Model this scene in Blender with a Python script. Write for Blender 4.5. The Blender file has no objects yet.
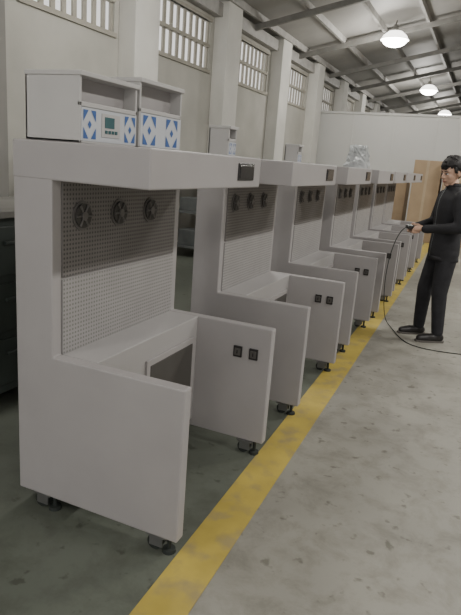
import bpy, bmesh, math, random
from mathutils import Vector, Matrix, Euler
random.seed(4)
S = bpy.context.scene
COL = S.collection

# ------------------------------------------------------------ materials
def mat(name, col, rough=0.5, metal=0.0, var=0.06, scale=6.0, bump=0.0, emit=None, estr=0.0, spec=0.5):
    m = bpy.data.materials.new(name); m.use_nodes = True
    nt = m.node_tree; b = nt.nodes['Principled BSDF']
    b.inputs['Roughness'].default_value = rough
    b.inputs['Metallic'].default_value = metal
    b.inputs['Specular IOR Level'].default_value = spec
    tc = nt.nodes.new('ShaderNodeTexCoord')
    n = nt.nodes.new('ShaderNodeTexNoise'); n.inputs['Scale'].default_value = scale
    n.inputs['Detail'].default_value = 4
    nt.links.new(tc.outputs['Object'], n.inputs['Vector'])
    r = nt.nodes.new('ShaderNodeValToRGB')
    r.color_ramp.elements[0].position = 0.3; r.color_ramp.elements[1].position = 0.7
    r.color_ramp.elements[0].color = tuple(max(0, c*(1-var)) for c in col)+(1,)
    r.color_ramp.elements[1].color = tuple(min(1, c*(1+var)) for c in col)+(1,)
    nt.links.new(n.outputs['Fac'], r.inputs['Fac'])
    nt.links.new(r.outputs['Color'], b.inputs['Base Color'])
    if bump:
        bp = nt.nodes.new('ShaderNodeBump'); bp.inputs['Strength'].default_value = bump
        bp.inputs['Distance'].default_value = 0.01
        nt.links.new(n.outputs['Fac'], bp.inputs['Height'])
        nt.links.new(bp.outputs['Normal'], b.inputs['Normal'])
    if emit:
        b.inputs['Emission Color'].default_value = emit+(1,)
        b.inputs['Emission Strength'].default_value = estr
    return m

def perf_mat(name, col, hole, pitch, rad, rough=0.4, metal=0.3):
    m = mat(name, col, rough, metal)
    nt = m.node_tree; b = nt.nodes['Principled BSDF']
    tc = [x for x in nt.nodes if x.type == 'TEX_COORD'][0]
    mul = nt.nodes.new('ShaderNodeVectorMath'); mul.operation = 'MULTIPLY'
    mul.inputs[1].default_value = (0, 1/pitch, 1/pitch)
    fr = nt.nodes.new('ShaderNodeVectorMath'); fr.operation = 'FRACTION'
    sub = nt.nodes.new('ShaderNodeVectorMath'); sub.operation = 'SUBTRACT'
    sub.inputs[1].default_value = (0, .5, .5)
    ln = nt.nodes.new('ShaderNodeVectorMath'); ln.operation = 'LENGTH'
    lt = nt.nodes.new('ShaderNodeMath'); lt.operation = 'LESS_THAN'; lt.inputs[1].default_value = rad
    mx = nt.nodes.new('ShaderNodeMix'); mx.data_type = 'RGBA'
    src = b.inputs['Base Color'].links[0].from_socket
    nt.links.new(tc.outputs['Object'], mul.inputs[0]); nt.links.new(mul.outputs[0], fr.inputs[0])
    nt.links.new(fr.outputs[0], sub.inputs[0]); nt.links.new(sub.outputs[0], ln.inputs[0])
    nt.links.new(ln.outputs['Value'], lt.inputs[0]); nt.links.new(lt.outputs[0], mx.inputs['Factor'])
    nt.links.new(src, mx.inputs['A']); mx.inputs['B'].default_value = hole+(1,)
    nt.links.new(mx.outputs['Result'], b.inputs['Base Color'])
    return m

M_cab = mat('powder_coat_grey', (.345, .328, .328), .5, 0, .05, 3, spec=.4)
M_inner = mat('powder_coat_inner', (.36, .347, .345), .5, 0, .03, 3, spec=.4)
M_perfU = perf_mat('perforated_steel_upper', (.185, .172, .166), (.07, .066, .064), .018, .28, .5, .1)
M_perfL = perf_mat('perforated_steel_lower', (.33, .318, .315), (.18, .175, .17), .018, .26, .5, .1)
M_dark = mat('dark_plastic', (.02, .018, .018), .25, 0, .1)
M_void = mat('dark_recess', (.07, .065, .06), .7, 0, .1)
M_rub = mat('caster_rubber', (.02, .025, .022), .7)
M_steel = mat('zinc_steel', (.25, .25, .25), .35, .8)
M_white = mat('white_paint', (.45, .44, .43), .5, 0, .04)
M_lab = mat('label_white', (.50, .52, .55), .5, 0, .04)
M_blue = mat('label_blue', (.05, .12, .33), .4)
M_lcd = mat('lcd_teal', (.06, .13, .14), .2)
M_wall = mat('wall_plaster', (.44, .43, .39), .9, 0, .12, 1.2, .2)
M_wallw = mat('pilaster_plaster', (.64, .63, .59), .9, 0, .08, 1.5, .2)
M_slat = mat('window_slat', (.36, .34, .29), .8, 0, .08, 3)
M_wallr = mat('wall_stained_grey', (.22, .215, .20), .9, 0, .15, 1.2, .2)
M_part = mat('partition_white', (.60, .60, .58), .6, 0, .04, .6)
M_roof = mat('roof_sheet', (.33, .32, .30), .6, .1, .12, 1.0)
M_beam = mat('beam_steel', (.20, .195, .18), .6, .2, .15)
M_beaml = mat('beam_light', (.38, .37, .35), .6, .1, .15)
M_card = mat('cardboard', (.42, .31, .20), .85, 0, .1, 3)
M_bench = mat('green_enamel', (.035, .045, .040), .5, 0, .2)
M_grey = mat('grey_enamel', (.13, .14, .14), .5, 0, .2)
M_skin = mat('skin', (.52, .33, .24), .55, 0, .05)
M_hair = mat('black_hair', (.012, .010, .010), .6, 0, .3, 60, .4)
M_jack = mat('black_jacket', (.013, .013, .016), .8, 0, .3, 12, .5)
M_trou = mat('black_trousers', (.018, .018, .022), .85, 0, .3, 12, .5)
M_shoe = mat('black_shoe', (.02, .018, .018), .4)
M_sole = mat('shoe_sole', (.12, .11, .10), .7)
M_lip = mat('lips', (.36, .15, .12), .5)
M_eye = mat('eye_white', (.7, .68, .65), .3)
M_wrap = mat('plastic_wrap', (.34, .355, .36), .35, 0, .25, 9, .6)
M_glow = mat('fill_tube', (.9, .9, .9), .4, emit=(1, .97, .9), estr=14)  # glow for the tubes of the added fill lamps
M_refl = mat('lamp_reflector', (.7, .7, .68), .35, .3, emit=(1, .97, .9), estr=4)
M_lens = mat('lamp_lens', (.9, .9, .88), .4, emit=(1, .97, .9), estr=20)

# floor: bare concrete aisle, green painted zone under the cabinets
M_floor = mat('floor_concrete', (.265, .256, .222), .5, 0, .18, .9, .1)
nt = M_floor.node_tree; b = nt.nodes['Principled BSDF']
tc = [x for x in nt.nodes if x.type == 'TEX_COORD'][0]
src = b.inputs['Base Color'].links[0].from_socket
n2 = nt.nodes.new('ShaderNodeTexNoise'); n2.inputs['Scale'].default_value = 5; n2.inputs['Detail'].default_value = 10
n2.inputs['Roughness'].default_value = .75; n2.inputs['Distortion'].default_value = .3
nt.links.new(tc.outputs['Object'], n2.inputs['Vector'])
r2 = nt.nodes.new('ShaderNodeValToRGB'); r2.color_ramp.elements[0].position = .36; r2.color_ramp.elements[1].position = .55
r2.color_ramp.elements[0].color = (.66, .65, .63, 1); r2.color_ramp.elements[1].color = (1, 1, 1, 1)
nt.links.new(n2.outputs['Fac'], r2.inputs['Fac'])
n3 = nt.nodes.new('ShaderNodeTexNoise'); n3.inputs['Scale'].default_value = 13; n3.inputs['Detail'].default_value = 3
nt.links.new(tc.outputs['Object'], n3.inputs['Vector'])
r3 = nt.nodes.new('ShaderNodeValToRGB'); r3.color_ramp.elements[0].position = .30; r3.color_ramp.elements[1].position = .37
r3.color_ramp.elements[0].color = (.5, .49, .46, 1); r3.color_ramp.elements[1].color = (1, 1, 1, 1)
nt.links.new(n3.outputs['Fac'], r3.inputs['Fac'])
mu = nt.nodes.new('ShaderNodeMix'); mu.data_type = 'RGBA'; mu.blend_type = 'MULTIPLY'; mu.inputs['Factor'].default_value = .8
mu2 = nt.nodes.new('ShaderNodeMix'); mu2.data_type = 'RGBA'; mu2.blend_type = 'MULTIPLY'; mu2.inputs['Factor'].default_value = .8
sx = nt.nodes.new('ShaderNodeSeparateXYZ'); nt.links.new(tc.outputs['Object'], sx.inputs[0])
ad = nt.nodes.new('ShaderNodeMath'); ad.operation = 'MULTIPLY_ADD'; ad.inputs[1].default_value = .02
nt.links.new(sx.outputs['Y'], ad.inputs[0]); nt.links.new(sx.outputs['X'], ad.inputs[2])
lt = nt.nodes.new('ShaderNodeMath'); lt.operation = 'LESS_THAN'; lt.inputs[1].default_value = -.80
nt.links.new(ad.outputs[0], lt.inputs[0])
mg = nt.nodes.new('ShaderNodeMix'); mg.data_type = 'RGBA'
nt.links.new(lt.outputs[0], mg.inputs['Factor'])
nt.links.new(src, mg.inputs['A']); mg.inputs['B'].default_value = (.11, .122, .10, 1)
nt.links.new(mg.outputs['Result'], mu.inputs['A']); nt.links.new(r2.outputs['Color'], mu.inputs['B'])
nt.links.new(mu.outputs['Result'], mu2.inputs['A']); nt.links.new(r3.outputs['Color'], mu2.inputs['B'])
nt.links.new(mu2.outputs['Result'], b.inputs['Base Color'])
rr = nt.nodes.new('ShaderNodeMapRange'); rr.inputs['To Min'].default_value = .35; rr.inputs['To Max'].default_value = .65
nt.links.new(n2.outputs['Fac'], rr.inputs['Value']); nt.links.new(rr.outputs[0], b.inputs['Roughness'])

# yellow line, worn
M_yel = mat('yellow_paint', (.42, .32, .065), .6, 0, .14, 5)
nt = M_yel.node_tree; b = nt.nodes['Principled BSDF']
src = b.inputs['Base Color'].links[0].from_socket
tc = [x for x in nt.nodes if x.type == 'TEX_COORD'][0]
n2 = nt.nodes.new('ShaderNodeTexNoise'); n2.inputs['Scale'].default_value = 9; n2.inputs['Detail'].default_value = 8
nt.links.new(tc.outputs['Object'], n2.inputs['Vector'])
r2 = nt.nodes.new('ShaderNodeValToRGB'); r2.color_ramp.elements[0].position = .50; r2.color_ramp.elements[1].position = .68
r2.color_ramp.elements[0].color = (0, 0, 0, 1); r2.color_ramp.elements[1].color = (.8, .8, .8, 1)
nt.links.new(n2.outputs['Fac'], r2.inputs['Fac'])
mg = nt.nodes.new('ShaderNodeMix'); mg.data_type = 'RGBA'
nt.links.new(r2.outputs['Color'], mg.inputs['Factor']); nt.links.new(src, mg.inputs['A'])
mg.inputs['B'].default_value = (.27, .22, .11, 1)
nt.links.new(mg.outputs['Result'], b.inputs['Base Color'])

# ------------------------------------------------------------ mesh helpers
def bx(bm, x0, x1, y0, y1, z0, z1, mi=0):
    vs = [bm.verts.new((x, y, z)) for x in (x0, x1) for y in (y0, y1) for z in (z0, z1)]
    for f in ((0,1,3,2),(4,6,7,5),(0,4,5,1),(2,3,7,6),(0,2,6,4),(1,5,7,3)):
        fc = bm.faces.new([vs[i] for i in f]); fc.material_index = mi
def cyl(bm, p0, p1, r0, r1=None, seg=14, mi=0):
    r1 = r0 if r1 is None else r1
    p0 = Vector(p0); p1 = Vector(p1); d = p1-p0
    mt = Matrix.Translation((p0+p1)/2) @ d.to_track_quat('Z', 'Y').to_matrix().to_4x4()
    g = bmesh.ops.create_cone(bm, cap_ends=True, segments=seg, radius1=r0, radius2=r1, depth=d.length, matrix=mt)
    for v in g['verts']:
        for f in v.link_faces: f.material_index = mi
def ell(bm, c, r, mi=0, seg=20, rot=None):
    mt = Matrix.Translation(c)
    if rot: mt = mt @ Euler(rot).to_matrix().to_4x4()
    mt = mt @ Matrix.Diagonal((r[0], r[1], r[2], 1))
    g = bmesh.ops.create_uvsphere(bm, u_segments=seg, v_segments=seg//2+2, radius=1, matrix=mt)
    for v in g['verts']:
        for f in v.link_faces: f.material_index = mi
def cap(bm, p0, p1, r0, r1, mi=0, seg=16):
    ell(bm, p0, (r0,)*3, mi, seg); ell(bm, p1, (r1,)*3, mi, seg); cyl(bm, p0, p1, r0, r1, seg, mi)
def prism(bm, pts, y0, y1, mi=0):
    a = [bm.verts.new((x, y0, z)) for x, z in pts]; c = [bm.verts.new((x, y1, z)) for x, z in pts]
    n = len(pts)
    fs = [bm.faces.new(a), bm.faces.new(c[::-1])]
    for i in range(n): fs.append(bm.faces.new((a[i], a[(i+1) % n], c[(i+1) % n], c[i])))
    for f in fs: f.material_index = mi
def obj(name, bm, mats, parent=None, bevel=0, smooth=False):
    bmesh.ops.recalc_face_normals(bm, faces=bm.faces[:])
    me = bpy.data.meshes.new(name); bm.to_mesh(me); bm.free()
    o = bpy.data.objects.new(name, me); COL.objects.link(o)
    for m in (mats if isinstance(mats, (list, tuple)) else [mats]): me.materials.append(m)
    if smooth:
        for p in me.polygons: p.use_smooth = True
    if bevel:
        md = o.modifiers.new('bevel', 'BEVEL'); md.width = bevel; md.segments = 2; md.limit_method = 'ANGLE'
    if parent: o.parent = parent
    return o
def empty(name, loc=(0, 0, 0), rz=0):
    e = bpy.data.objects.new(name, None); COL.objects.link(e); e.location = loc; e.rotation_euler = (0, 0, rz)
    e.empty_display_size = .1
    return e
def B(): return bmesh.new()

# ------------------------------------------------------------ room
XW, XR, Y0, Y1 = -5.0, 9.0, -4.0, 34.0
EAVE, SL, XRID = 4.25, .22, 2.0
def roofz(x): return EAVE + SL*(min(x, 2*XRID-x)-XW) if x <= XRID else EAVE + SL*((2*XRID-x)-XW)
bm = B(); bx(bm, XW-.25, XR+.25, Y0, Y1, -.15, 0); obj('floor', bm, M_floor)

wins = [(5.25+3.0*i - (0.3 if i else 0), 7.02+3.0*i-(.10 if i else 0)) for i in range(9)]
ZB, ZT = 3.12, 3.92
TH = .10
bm = B()
bx(bm, XW-TH, XW, Y0, Y1, 0, ZB); bx(bm, XW-TH, XW, Y0, Y1, ZT, EAVE+.05)
yy = Y0
for a, c in wins:
    bx(bm, XW-TH, XW, yy, a, ZB, ZT); yy = c
bx(bm, XW-TH, XW, yy, Y1, ZB, ZT)
obj('wall_left', bm, M_wall)
for i, (a, c) in enumerate(wins):
    bm = B()
    n = 9
    for k in range(n+1):
        y = a+(c-a)*k/n
        bx(bm, XW-.06, XW-.03, y-.038, y+.038, ZB, ZT)
    bx(bm, XW-.07, XW+.015, a, c, (ZB+ZT)/2-.025, (ZB+ZT)/2+.025)
    bx(bm, XW-.05, XW+.03, a-.03, c+.03, ZB-.06, ZB); bx(bm, XW-.05, XW+.03, a-.03, c+.03, ZT, ZT+.05)
    obj('window_%d' % (i+1), bm, M_slat)
bm = B()
for i in range(9):
    y = 7.12+3.0*i
    if i: y -= .05
    bx(bm, XW, XW+.28, y, y+.62, 0, EAVE+.1)
obj('trim_1', bm, M_wallw, bevel=.01)
bm = B(); bx(bm, XW, XW+.3, 3.7, 4.75, 0, EAVE+.12); obj('trim_2', bm, M_wallr)
bm = B(); bx(bm, XW, XW+.16, Y0, Y1, EAVE-.22, EAVE); obj('trim_3', bm, M_beaml)

bm = B(); bx(bm, XR, XR+.25, Y0, Y1, 0, EAVE+.05); obj('wall_right', bm, M_wall)
bm = B()
prism(bm, [(XW-.25, 0), (XR+.25, 0), (XR+.25, EAVE+.0), (XRID, roofz(XRID)), (XW-.25, EAVE)], Y1, Y1+.25)
obj('wall_back', bm, M_wallr)
bm = B(); bx(bm, XW, 5.5, 17.0, 17.12, 0, 3.1)
for k in range(9):
    bx(bm, XW+1.15*k, XW+1.15*k+.04, 16.985, 17.0, 0, 3.1)
bx(bm, XW, 5.5, 16.96, 17.16, 3.1, 3.16)
obj('wall_partition', bm, M_part)

bm = B()
prism(bm, [(XW-.4, roofz(XW)-.09+.0), (XRID, roofz(XRID)), (XR+.4, EAVE-.09), (XR+.4, EAVE+.0), (XRID, roofz(XRID)+.08), (XW-.4, EAVE)], Y0, Y1+.3)
ro = obj('ceiling', bm, M_roof)
ro.location.z = .1
bm = B()
x = XW+.3
while x < XR-.2:
    z = roofz(x)+.1
    bx(bm, x-.03, x+.03, Y0, Y1, z-.13, z)
    x += .95
obj('roof_purlin', bm, M_beaml)
bm = B()
y = Y0+.6
while y < Y1:
    for (xa, xb) in ((XW, XRID), (XRID, XR)):
        za, zb = roofz(xa)-.03, roofz(xb)-.03
        prism(bm, [(xa, za-.11), (xb, zb-.11), (xb, zb), (xa, za)], y, y+.08)
    y += 3.0
obj('roof_rafter', bm, M_beam)

# yellow line
bm = B()
def lx(y): return -.790-.0205*(y-1.0)
pts = [(lx(-3)-.090, -3), (lx(-3)+.090, -3), (lx(15.5)+.090, 15.5), (lx(15.5)-.090, 15.5)]
lo = [bm.verts.new((p[0], p[1], .0005)) for p in pts]; hi = [bm.verts.new((p[0], p[1], .003)) for p in pts]
bm.faces.new(lo); bm.faces.new(hi)
for i in range(4): bm.faces.new((lo[i], lo[(i+1) % 4], hi[(i+1) % 4], hi[i]))
obj('floor_marking_line', bm, M_yel)

# ------------------------------------------------------------ cabinets
W = 1.0
XB, XC, XL, XA, XP = -.81, -.62, -.44, -.008, -.19
ZL, ZU, ZTOP, Z0 = .723, 1.43, 1.573, .075
WO = .05   # canopy overhang on the far side
mat_fan = mat('fan_grey', (.14, .132, .128), .4, .3)
M_hub = mat('fan_dark', (.045, .042, .04), .4)
def cabinet(y, dx=0, rz=0):
    e = empty('dispensing_booth_cabinet', (-.86+dx, y, 0), rz)
    prof = [(XB, Z0), (XA, Z0), (XA, ZL), (XC, ZL), (XC, ZU+.01), (XB, ZU+.01)]
    t = .055
    bm = B(); prism(bm, prof, 0, t); obj('side_panel_near', bm, M_cab, e, .006)
    bm = B(); prism(bm, prof, W-t, W); obj('side_panel_far', bm, M_cab, e, .006)
    bm = B(); bx(bm, XB+.002, XC-.002, t, W-t, Z0, ZU); obj('rear_column', bm, M_cab, e)
    bm = B(); bx(bm, XB, XP, -.002, W+WO, ZU, ZTOP); obj('canopy', bm, M_cab, e, .006)
    bm = B(); bx(bm, XC, XL, t, W-t, .12, ZL)
    obj('work_ledge', bm, M_inner, e, .004)
    bm = B(); bx(bm, XC-.002, XC+.006, t, W-t, 1.05, ZU-.0); obj('perforated_panel_upper', bm, M_perfU, e)
    bm = B(); bx(bm, XC-.002, XC+.006, t, W-t, ZL, 1.04); obj('perforated_panel_lower', bm, M_perfL, e)
    bm = B()
    for fy in (.17, .43, .69):
        cyl(bm, (XC+.004, fy, 1.29), (XC+.012, fy, 1.29), .060, .060, 24, 0)
        cyl(bm, (XC+.010, fy, 1.29), (XC+.018, fy, 1.29), .050, .050, 24, 1)
        cyl(bm, (XC+.010, fy, 1.29), (XC+.026, fy, 1.29), .018, .018, 12, 0)
        for k in range(6):
            a = k*math.pi/3
            cyl(bm, (XC+.02, fy, 1.29), (XC+.02, fy+.048*math.cos(a), 1.29+.048*math.sin(a)), .003, .005, 6, 0)
    obj('exhaust_fans', bm, [mat_fan, M_hub], e)
    bm = B()
    bx(bm, XL, XL+.012, .42, .90, .28, .62, 0); bx(bm, XL+.008, XL+.016, .45, .87, .31, .59, 1)
    obj('access_hatch', bm, [M_cab, M_void], e, .002)
    bm = B(); bx(bm, XP, XP+.006, .76, .95, ZU+.035, ZU+.115, 0); bx(bm, XP+.005, XP+.009, .775, .935, ZU+.045, ZU+.105, 0)
    obj('display_panel', bm, M_dark, e, .002)
    bm = B()
    for xx in (-.19, -.10):
        bx(bm, xx-.024, xx+.024, W-t-.012, W-t, .545, .605, 0)
        bx(bm, xx-.017, xx+.017, W-t-.016, W-t-.010, .555, .595, 1)
        bx(bm, xx-.003, xx+.003, W-t-.018, W-t-.014, .565, .585, 0)
    obj('socket_outlets', bm, [M_dark, M_void], e, .002)
    bm = B()
    for cx in (XA-.10, XB+.12):
        for cy in (.035, W-.035):
            bx(bm, cx-.045, cx+.045, cy-.03, cy+.03, Z0-.008, Z0, 1)
            bx(bm, cx-.03, cx+.03, cy-.025, cy-.020, .022, Z0-.005, 1)
            bx(bm, cx-.03, cx+.03, cy+.020, cy+.025, .022, Z0-.005, 1)
            cyl(bm, (cx-.01, cy-.018, .033), (cx-.01, cy+.018, .033), .033, .033, 18, 0)
            cyl(bm, (cx+.05, cy, .0), (cx+.05, cy, .016), .028, .026, 14, 0)
            cyl(bm, (cx+.05, cy, .012), (cx+.05, cy, Z0), .009, .009, 8, 0)
    obj('casters', bm, [M_rub, M_steel], e)
    return e
ys = [1.728, 3.26, 4.75, 6.15, 7.45, 8.70, 9.90]
for i, y in enumerate(ys): cabinet(y, [-.018, 0, -.01, 0, -.02, -.03, -.05][i])

# ------------------------------------------------------------ boxes on cabinets
def ctrl_box(x0, x1, y0, y1, z0, h, lcd=True):
    e = empty('control_box', ((x0+x1)/2, (y0+y1)/2, z0))
    w = (x1-x0)/2; d = (y1-y0)/2; t = .012
    bm = B()
    hl = h*.56
    bx(bm, -w, w-.0, -d, -d+t, 0, h); bx(bm, -w, w, d-t, d, 0, h); bx(bm, -w, -w+t, -d, d, 0, h)
    bx(bm, -w, w+.01, -d-.004, d+.004, h-t, h+.006); bx(bm, -w, w, -d, d, 0, t)
    bx(bm, -w+t, w-.004, -d+t, d-t, t, hl)
    bx(bm, w-.012, w, -d, d, hl-.008, hl+.010)
    obj('housing', bm, M_white, e, .003)
    bm = B(); bx(bm, -w+t, w-.06, -d+t, d-t, hl+.01, h-t); obj('recess', bm, M_cab, e)
    bm = B(); bx(bm, w-.003, w+.002, -d+.008, d-.008, .010, hl-.010, 0)
    zc = hl/2
    D = 2*d-.016
    cs = ((-.37, .105), (.37, .105)) if lcd else ((-.30, .15), (.26, .15))
    for c, s in cs:
        cy = c*D; sy = s*D; sz = hl/2-.018
        for sg in (-1, 1):
            for tz in (-1, 1):
                p = [(cy+sg*sy, zc+tz*sz), (cy+sg*sy*.2, zc+tz*sz), (cy+sg*sy, zc+tz*sz*.2)]
                vs = [bm.verts.new((w+.0035, a_, b_)) for a_, b_ in p]
                f = bm.faces.new(vs); f.material_index = 1
        vs = [bm.verts.new((w+.0035, cy+dy*sy*.3, zc+dz*sz*.3)) for dy, dz in ((1, 0), (0, 1), (-1, 0), (0, -1))]
        f = bm.faces.new(vs); f.material_index = 1
    if lcd:
        bx(bm, w+.002, w+.005, -.060, .060, zc-.040, zc+.048, 2)
        bx(bm, w+.005, w+.007, -.042, .020, zc-.005, zc+.036, 3)
        for k in range(4): bx(bm, w+.005, w+.008, -.04+.022*k, -.026+.022*k, zc-.026, zc-.014, 3)
    obj('label_strip', bm, [M_lab, M_blue, M_white, M_lcd], e)
    return e
zt = ZTOP+.001
ctrl_box(-1.68, -1.42, 1.79, 2.17, zt, .25)
ctrl_box(-1.68, -1.42, 2.19, 2.56, zt, .285, False)
ctrl_box(-1.66, -1.52, 3.36, 3.48, zt, .18, False)
ctrl_box(-1.66, -1.54, 4.86, 4.98, zt, .15, False)
bm = B(); g = bmesh.ops.create_cube(bm, size=1)
bmesh.ops.subdivide_edges(bm, edges=bm.edges[:], cuts=7, use_grid_fill=True)
for v in bm.verts:
    z = v.co.z+.5
    k = 1-.35*z
    v.co = Vector((v.co.x*.24*k, v.co.y*.30*k, z*.24))
    if z > .01: v.co += Vector([random.uniform(-.012, .012) for _ in range(3)])
o = obj('plastic_wrapped_box', bm, M_wrap); o.location = (-1.36, 6.5, zt)

# ------------------------------------------------------------ clutter
M_tape = mat('parcel_tape', (.46, .36, .24), .4)
def carton(x, y, w, d, h, z=0, rz=0, m=M_card):
    e = empty('cardboard_box', (x, y, z), rz)
    bm = B(); bx(bm, -w/2, w/2, -d/2, d/2, 0, h); obj('carton_body', bm, m, e, .006)
    bm = B(); bx(bm, -w/2-.001, w/2+.001, -.03, .03, h-.12, h+.001); bx(bm, -.03, .03, -d/2-.002, -d/2, 0, h)
    bx(bm, -w/2+.03, w/2-.03, -.003, .003, h, h+.002)
    obj('tape', bm, M_tape, e)
carton(-1.35, 14.6, .62, .6, 1.9); carton(-.62, 14.5, .7, .7, 1.9); carton(.18, 14.6, .75, .7, 2.0)
carton(1.1, 14.4, .8, .7, 1.7)
carton(-2.25, 15.3, .8, .7, 1.5)
carton(-3.4, 15.3, .9, .7, 1.2)

e = empty('tool_cabinet', (-2.75, 2.5, 0))
bm = B(); bx(bm, -.3, .3, -1.0, 1.0, .1, 1.15); obj('carcass', bm, M_bench, e, .008)
bm = B(); bx(bm, -.34, .34, -1.04, 1.04, 1.15, 1.19); obj('worktop', bm, M_beam, e, .004)
bm = B()
for k in range(3):
    for j in range(3):
        bx(bm, .30, .315, -.96+.65*k, -.36+.65*k, .16+.33*j, .44+.33*j)
        bx(bm, .315, .335, -.74+.65*k, -.58+.65*k, .34+.33*j, .36+.33*j)
obj('drawer_fronts', bm, M_bench, e, .004)
bm = B()
for xx in (-.25, .25):
    for yy_ in (-.9, .9): cyl(bm, (xx, yy_, 0), (xx, yy_, .1), .03)
obj('feet', bm, M_beam, e)
def rack(y):
    e = empty('storage_rack', (-4.25, y, 0))
    bm = B()
    for xx in (-.28, .28):
        for yv in (-.95, .95): bx(bm, xx-.02, xx+.02, yv-.02, yv+.02, 0, 1.6)
    for z in (.15, .7, 1.25, 1.56): bx(bm, -.3, .3, -.97, .97, z, z+.035)
    obj('frame', bm, M_grey, e)
    bm = B()
    for z in (.185, .735, 1.285):
        yv = -.9
        while yv < .65:
            w = random.uniform(.2, .4); h = random.uniform(.16, .26)
            bx(bm, -.2, .22, yv, yv+w, z, z+h, random.choice((0, 1, 1))); yv += w+.04
    obj('stored_bins', bm, [M_bench, M_grey], e, .01)
for y in (6.2, 9.0, 12.0): rack(y)

# ------------------------------------------------------------ lamps
def bay(x, y, power):
    top = roofz(x)+.02; z = 4.42
    e = empty('high_bay_lamp', (x, y, z))
    bm = B(); cyl(bm, (0, 0, .30), (0, 0, top-z), .012); cyl(bm, (0, 0, .16), (0, 0, .32), .07, .05)
    obj('rod_and_ballast', bm, M_beam, e)
    bm = B()
    prof = [(.06, .20), (.15, .18), (.25, .10), (.31, 0)]
    for k in range(len(prof)-1):
        (ra, za), (rb, zb) = prof[k], prof[k+1]
        for s in range(24):
            a0, a1 = s*math.tau/24, (s+1)*math.tau/24
            bm.faces.new([bm.verts.new((r*math.cos(a), r*math.sin(a), z_)) for r, z_, a in ((ra, za, a0), (ra, za, a1), (rb, zb, a1), (rb, zb, a0))])
    bmesh.ops.remove_doubles(bm, verts=bm.verts[:], dist=1e-4)
    obj('reflector', bm, M_refl, e, smooth=True)
    bm = B(); ell(bm, (0, 0, .0), (.27, .27, .14), seg=28); obj('lamp_bulb', bm, M_lens, e, smooth=True)
    l = bpy.data.lights.new('lamp_light', 'POINT'); l.energy = power; l.shadow_soft_size = .25; l.color = (1, .97, .91)
    lo = bpy.data.objects.new('lamp_light', l); COL.objects.link(lo); lo.parent = e; lo.location = (0, 0, -.40)
for y in (-1, 6, 14, 22, 30): bay(-2.45, y, 70 if y < 0 else 150)
def fill_lamp(x, y, power):  # added fill lamp out of view, shaped as a tube fitting
    z = 4.6
    e = empty('fill_light_fixture', (x, y, z))
    bm = B(); bx(bm, -.15, .15, -.75, .75, .03, .09)
    for yv in (-.6, .6): cyl(bm, (0, yv, .09), (0, yv, roofz(x)+.02-z), .008)
    obj('housing', bm, M_white, e)
    bm = B(); cyl(bm, (-.08, -.7, .015), (-.08, .7, .015), .016); cyl(bm, (.08, -.7, .015), (.08, .7, .015), .016)
    obj('fill_tubes', bm, M_glow, e)
    l = bpy.data.lights.new('fill_light', 'AREA'); l.shape = 'RECTANGLE'; l.size = .3; l.size_y = 1.5
    l.energy = power; l.color = (1, .97, .91)
    lo = bpy.data.objects.new('fill_light', l); COL.objects.link(lo); lo.parent = e; lo.location = (0, 0, -.01)
for y, pw in ((-2, 80), (2.5, 150), (7, 210), (12, 260)): fill_lamp(2.6, y, pw)  # unseen row added to light the hall from above right

# ------------------------------------------------------------ person
def remesh(o, vox, it=4, fac=.5):
    md = o.modifiers.new('r', 'REMESH'); md.mode = 'VOXEL'; md.voxel_size = vox; md.use_smooth_shade = True
    ms = o.modifiers.new('s', 'SMOOTH'); ms.factor = fac; ms.iterations = it
    dg = bpy.context.evaluated_depsgraph_get(); dg.update()
    me = bpy.data.meshes.new_from_object(o.evaluated_get(dg))
    o.modifiers.clear(); o.data = me
    for p in me.polygons: p.use_smooth = True
    return o
PR = math.radians(208)
P = empty('person', (-.285, 5.75, 0), PR)
bm = B()
rings = [(.81, .0, .128, .172), (.86, 0, .134, .180), (.95, 0, .130, .176), (1.05, 0, .124, .168), (1.14, 0, .124, .170), (1.26, 0, .130, .186),
         (1.36, -.005, .122, .190), (1.42, -.01, .098, .158), (1.455, 0, .072, .098), (1.485, .008, .060, .064)]
prev = None
N = 28
for z, cx, rx, ry in rings:
    cur = [bm.verts.new((cx+rx*math.cos(a*math.tau/N), ry*math.sin(a*math.tau/N), z)) for a in range(N)]
    if prev:
        for a in range(N): bm.faces.new((prev[a], prev[(a+1) % N], cur[(a+1) % N], cur[a]))
    else: bm.faces.new(cur[::-1])
    prev = cur
bm.faces.new(prev)
for s, el, wr in ((1, (.0, .265, 1.12), (.255, .10, 1.075)), (-1, (.02, -.260, 1.12), (.265, -.10, 1.075))):
    cap(bm, (-.005, s*.166, 1.370), el, .072, .054)
    cap(bm, el, wr, .054, .038)
    ell(bm, (wr[0]-.02, wr[1]+s*.012, wr[2]+.003), (.030, .043, .043))
cap(bm, (0, .085, .86), (.02, .10, .49), .102, .074); cap(bm, (.02, .10, .49), (-.02, .11, .10), .074, .056)
cap(bm, (0, -.085, .86), (.07, -.12, .49), .102, .074); cap(bm, (.07, -.12, .49), (.06, -.15, .10), .074, .056)
cap(bm, (.0, 0, .86), (0, 0, .80), .10, .07)
o = obj('body_clothes', bm, [M_jack, M_trou], P)
remesh(o, .013, 2)
o.data.materials.clear(); o.data.materials.append(M_jack); o.data.materials.append(M_trou)
for p in o.data.polygons: p.material_index = 1 if p.center.z < .80 else 0
bm = B()
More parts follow.
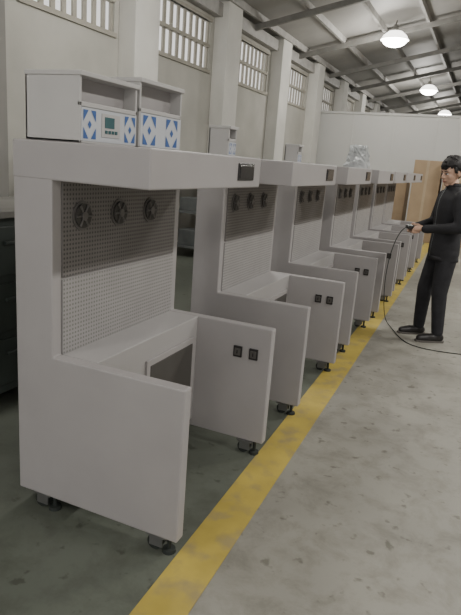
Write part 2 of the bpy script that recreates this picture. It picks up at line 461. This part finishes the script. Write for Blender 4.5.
for z0, z1, rx, ry, cx in ((.79, .83, .136, .184, 0), (1.455, 1.505, .070, .078, .004)):
    a0 = [bm.verts.new((cx+rx*math.cos(a*math.tau/N), ry*math.sin(a*math.tau/N), z0)) for a in range(N)]
    a1 = [bm.verts.new((cx+rx*.97*math.cos(a*math.tau/N), ry*.97*math.sin(a*math.tau/N), z1-(.02 if math.cos(a*math.tau/N) > .6 and z1 > 1 else 0))) for a in range(N)]
    for a in range(N): bm.faces.new((a0[a], a0[(a+1) % N], a1[(a+1) % N], a1[a]))
o = obj('jacket_hem_and_collar', bm, M_jack, P, smooth=True)
md = o.modifiers.new('s', 'SOLIDIFY'); md.thickness = .012
bm = B()
zz = [(.82, .131), (.95, .129), (1.05, .123), (1.14, .123), (1.26, .129), (1.36, .118), (1.42, .092), (1.46, .074)]
for (za, xa), (zb, xb) in zip(zz[:-1], zz[1:]): cap(bm, (xa, 0, za), (xb, 0, zb), .004, .004, 0, 8)
obj('jacket_zip', bm, M_grey, P)
for nm, ax, ay in (('shoe_left', -.02, .11), ('shoe_right', .06, -.15)):
    bm = B()
    cap(bm, (ax-.03, ay, .045), (ax+.09, ay, .042), .042, .040)
    cap(bm, (ax+.09, ay, .042), (ax+.17, ay, .034), .042, .032)
    cap(bm, (ax, ay, .05), (ax, ay, .11), .046, .044)
    o = obj(nm, bm, M_shoe, P); remesh(o, .008, 3)
    for v in o.data.vertices: v.co.z = max(v.co.z, .012)
    o.data.materials.clear(); o.data.materials.append(M_shoe)
    bm = B()
    outl = [(ax-.075, .02), (ax-.06, .036), (ax+.02, .036), (ax+.10, .045), (ax+.17, .038), (ax+.205, .018)]
    loop = outl+[(x_, -w_) for x_, w_ in outl[::-1]]
    lo = [bm.verts.new((x_, ay+w_, 0)) for x_, w_ in loop]; hi = [bm.verts.new((x_, ay+w_, .018)) for x_, w_ in loop]
    bm.faces.new(lo); bm.faces.new(hi)
    for i in range(len(lo)): bm.faces.new((lo[i], lo[(i+1) % len(lo)], hi[(i+1) % len(lo)], hi[i]))
    obj(nm+'_sole', bm, M_sole, P)
for s, nm in ((1, 'hand_left'), (-1, 'hand_right')):
    bm = B()
    cap(bm, (.25, s*.10, 1.075), (.275, s*.075, 1.075), .027, .024)
    cap(bm, (.275, s*.072, 1.072), (.335, s*.058, 1.066), .022, .018)
    cap(bm, (.275, s*.066, 1.085), (.33, s*.056, 1.08), .019, .015)
    for k, (L) in enumerate((.9, 1.0, .95, .78)):
        xk = .350-.021*k
        p = [(xk, s*.060, 1.062), (xk+.006, s*.054, 1.062-.030*L), (xk+.004, s*(.054-.030*L), 1.062-.036*L), (xk-.002, s*(.054-.052*L), 1.062-.024*L)]
        r = (.0092, .0085, .0078, .007)
        for i in range(3): cap(bm, p[i], p[i+1], r[i], r[i+1], seg=10)
    t = [(.285, s*.066, 1.092), (.308, s*.052, 1.108), (.335, s*.030, 1.106)]
    cap(bm, t[0], t[1], .012, .0105, seg=10); cap(bm, t[1], t[2], .0105, .009, seg=10)
    o = obj(nm, bm, M_skin, P); remesh(o, .003, 1, .3)
    o.data.materials.clear(); o.data.materials.append(M_skin)
bm = B(); bx(bm, .27, .39, -.040, .040, 1.060, 1.090, 0); bx(bm, .30, .38, -.030, .030, 1.090, 1.093, 1)
obj('handheld_tester', bm, [M_dark, M_lcd], P, .006)
H = bpy.data.objects.new('head', None); COL.objects.link(H); H.parent = P
H.location = (.045, 0, 1.602); H.rotation_euler = Euler((0, math.radians(16), math.radians(14))); H.scale = (1.08,)*3
bm = B()
ell(bm, (-.012, 0, .02), (.095, .077, .093), seg=28)
ell(bm, (.028, 0, -.038), (.060, .057, .072), seg=24)
ell(bm, (.062, 0, -.092), (.022, .024, .018))
ell(bm, (.048, .034, -.028), (.03, .026, .03)); ell(bm, (.048, -.034, -.028), (.03, .026, .03))
cap(bm, (.080, 0, .008), (.098, 0, -.026), .008, .0125); ell(bm, (.092, .011, -.03), (.010, .008, .007)); ell(bm, (.092, -.011, -.03), (.010, .008, .007))
cap(bm, (.074, .012, .022), (.064, .045, .020), .010, .009); cap(bm, (.074, -.012, .022), (.064, -.045, .020), .010, .009)
ell(bm, (.084, 0, -.055), (.010, .022, .010))
for s in (1, -1): ell(bm, (-.005, s*.080, -.012), (.019, .009, .031), rot=(0, .2, 0))
o = obj('face', bm, M_skin, H); remesh(o, .0045, 4); o.data.materials.clear(); o.data.materials.append(M_skin)
bm = B()
for s in (1, -1):
    ell(bm, (.072, s*.030, .0), (.010, .014, .006), 0, 14); ell(bm, (.0785, s*.029, -.001), (.005, .007, .0060), 1, 12)
    cap(bm, (.082, s*.014, .024), (.074, s*.045, .024), .0042, .003, 1, 8)
    cap(bm, (.082, s*.018, .006), (.073, s*.044, .005), .002, .002, 1, 8)
cap(bm, (.094, -.004, -.057), (.086, -.024, -.058), .0042, .002, 2, 8); cap(bm, (.094, .004, -.057), (.086, .024, -.058), .0042, .002, 2, 8)
cap(bm, (.093, -.004, -.064), (.093, .004, -.064), .005, .005, 2, 8)
obj('eyes_brows_mouth', bm, [M_eye, M_hair, M_lip], H, smooth=True)
bm = B()
ell(bm, (-.02, 0, .032), (.106, .089, .100), seg=40)
dl = []
for v in bm.verts:
    x_, y_, z_ = v.co
    if x_ > .035: th = .058
    elif x_ > -.02: th = -.005+(x_+.02)/.055*.06 if abs(y_) > .05 else .058
    else: th = -.06
    if z_ < th-.010+.010*math.sin(y_*180): dl.append(v)
bmesh.ops.delete(bm, geom=dl, context='VERTS')
for v in bm.verts: v.co += Vector([random.uniform(-.003, .003) for _ in range(3)])
for k in range(27):
    y0 = -.068+.0052*k
    xa = -.02+.098*math.sqrt(max(0.02, 1-.40-(y0/.087)**2))
    xb = -.012+.098*math.sqrt(max(0.02, 1-.10-(y0/.078)**2))
    dy = random.uniform(-.010, .004)
    zt_ = random.uniform(.034, .058)
    cap(bm, (xa-.006, y0*.95, .092), ((xa+xb)/2, y0+dy*.4, .070), .010, .009, 0, 8)
    cap(bm, ((xa+xb)/2, y0+dy*.4, .070), (xb, y0+dy, zt_), .009, .003, 0, 8)
for s in (1, -1):
    for k in range(6): cap(bm, (.022-.014*k, s*.076, .04), (.024-.015*k, s*.080, .002-.006*k), .010, .004, 0, 8)
for k in range(16):
    a = random.uniform(0, math.tau); r = random.uniform(.2, .8)
    cap(bm, (-.02+.09*r*math.cos(a), .075*r*math.sin(a), .032+.1*math.sqrt(1-r*r)-.012), (-.02+.105*r*math.cos(a)+.015, .09*r*math.sin(a), .032+.1*math.sqrt(1-r*r)+.002), .014, .005, 0, 8)
o = obj('hair', bm, M_hair, H, smooth=True)
md = o.modifiers.new('s', 'SOLIDIFY'); md.thickness = .006; md.offset = 0
bm = B(); cap(bm, (.0, 0, 1.43), (.03, 0, 1.54), .052, .050); obj('neck', bm, M_skin, P, smooth=True)

# cable from tester to floor
Pm = Matrix.Translation(P.location) @ Matrix.Rotation(PR, 4, 'Z')
h0 = Pm @ Vector((.385, 0, 1.075)); h1 = Pm @ Vector((.45, 0, 1.06))
cu = bpy.data.curves.new('power_cable', 'CURVE'); cu.dimensions = '3D'; cu.bevel_depth = .004; cu.bevel_resolution = 3
sp = cu.splines.new('NURBS')
pts = [tuple(h0), tuple(h1), (-.77, 5.65, .80), (-.80, 5.85, .40), (-.78, 6.05, .05), (-.72, 6.0, .006), (-.62, 5.75, .006), (-.5, 5.45, .006), (-.35, 5.33, .006), (-.1, 5.33, .006), (.3, 5.45, .006), (.8, 5.5, .006)]
sp.points.add(len(pts)-1)
for p, q in zip(sp.points, pts): p.co = tuple(q)+(1,)
sp.use_endpoint_u = True; sp.order_u = 4
o = bpy.data.objects.new('power_cable', cu); COL.objects.link(o); cu.materials.append(M_rub)

# ------------------------------------------------------------ world
w = bpy.data.worlds.new('World'); S.world = w; w.use_nodes = True
bg = w.node_tree.nodes['Background']; bg.inputs['Color'].default_value = (1, .98, .95, 1); bg.inputs['Strength'].default_value = 1.2

# ------------------------------------------------------------ camera
f = 560.0
Yc = Vector((255, -125, f)).normalized()
m_ = .076
Zc = Vector((m_, -1, -(m_*255+125)/f)).normalized()
Xc = Yc.cross(Zc)
cam = bpy.data.cameras.new('camera'); co = bpy.data.objects.new('camera', cam); COL.objects.link(co)
u = Vector((Xc[0], Yc[0], Zc[0])); v = Vector((Xc[1], Yc[1], Zc[1])); wv = Vector((Xc[2], Yc[2], Zc[2]))
R = Matrix((u, -v, -wv)).transposed().to_4x4()
co.matrix_world = Matrix.Translation((0, 0, 1.55)) @ R
cam.sensor_fit = 'VERTICAL'; cam.sensor_height = 36; cam.lens = f*1.015*36/615; cam.clip_start = .05
S.camera = co
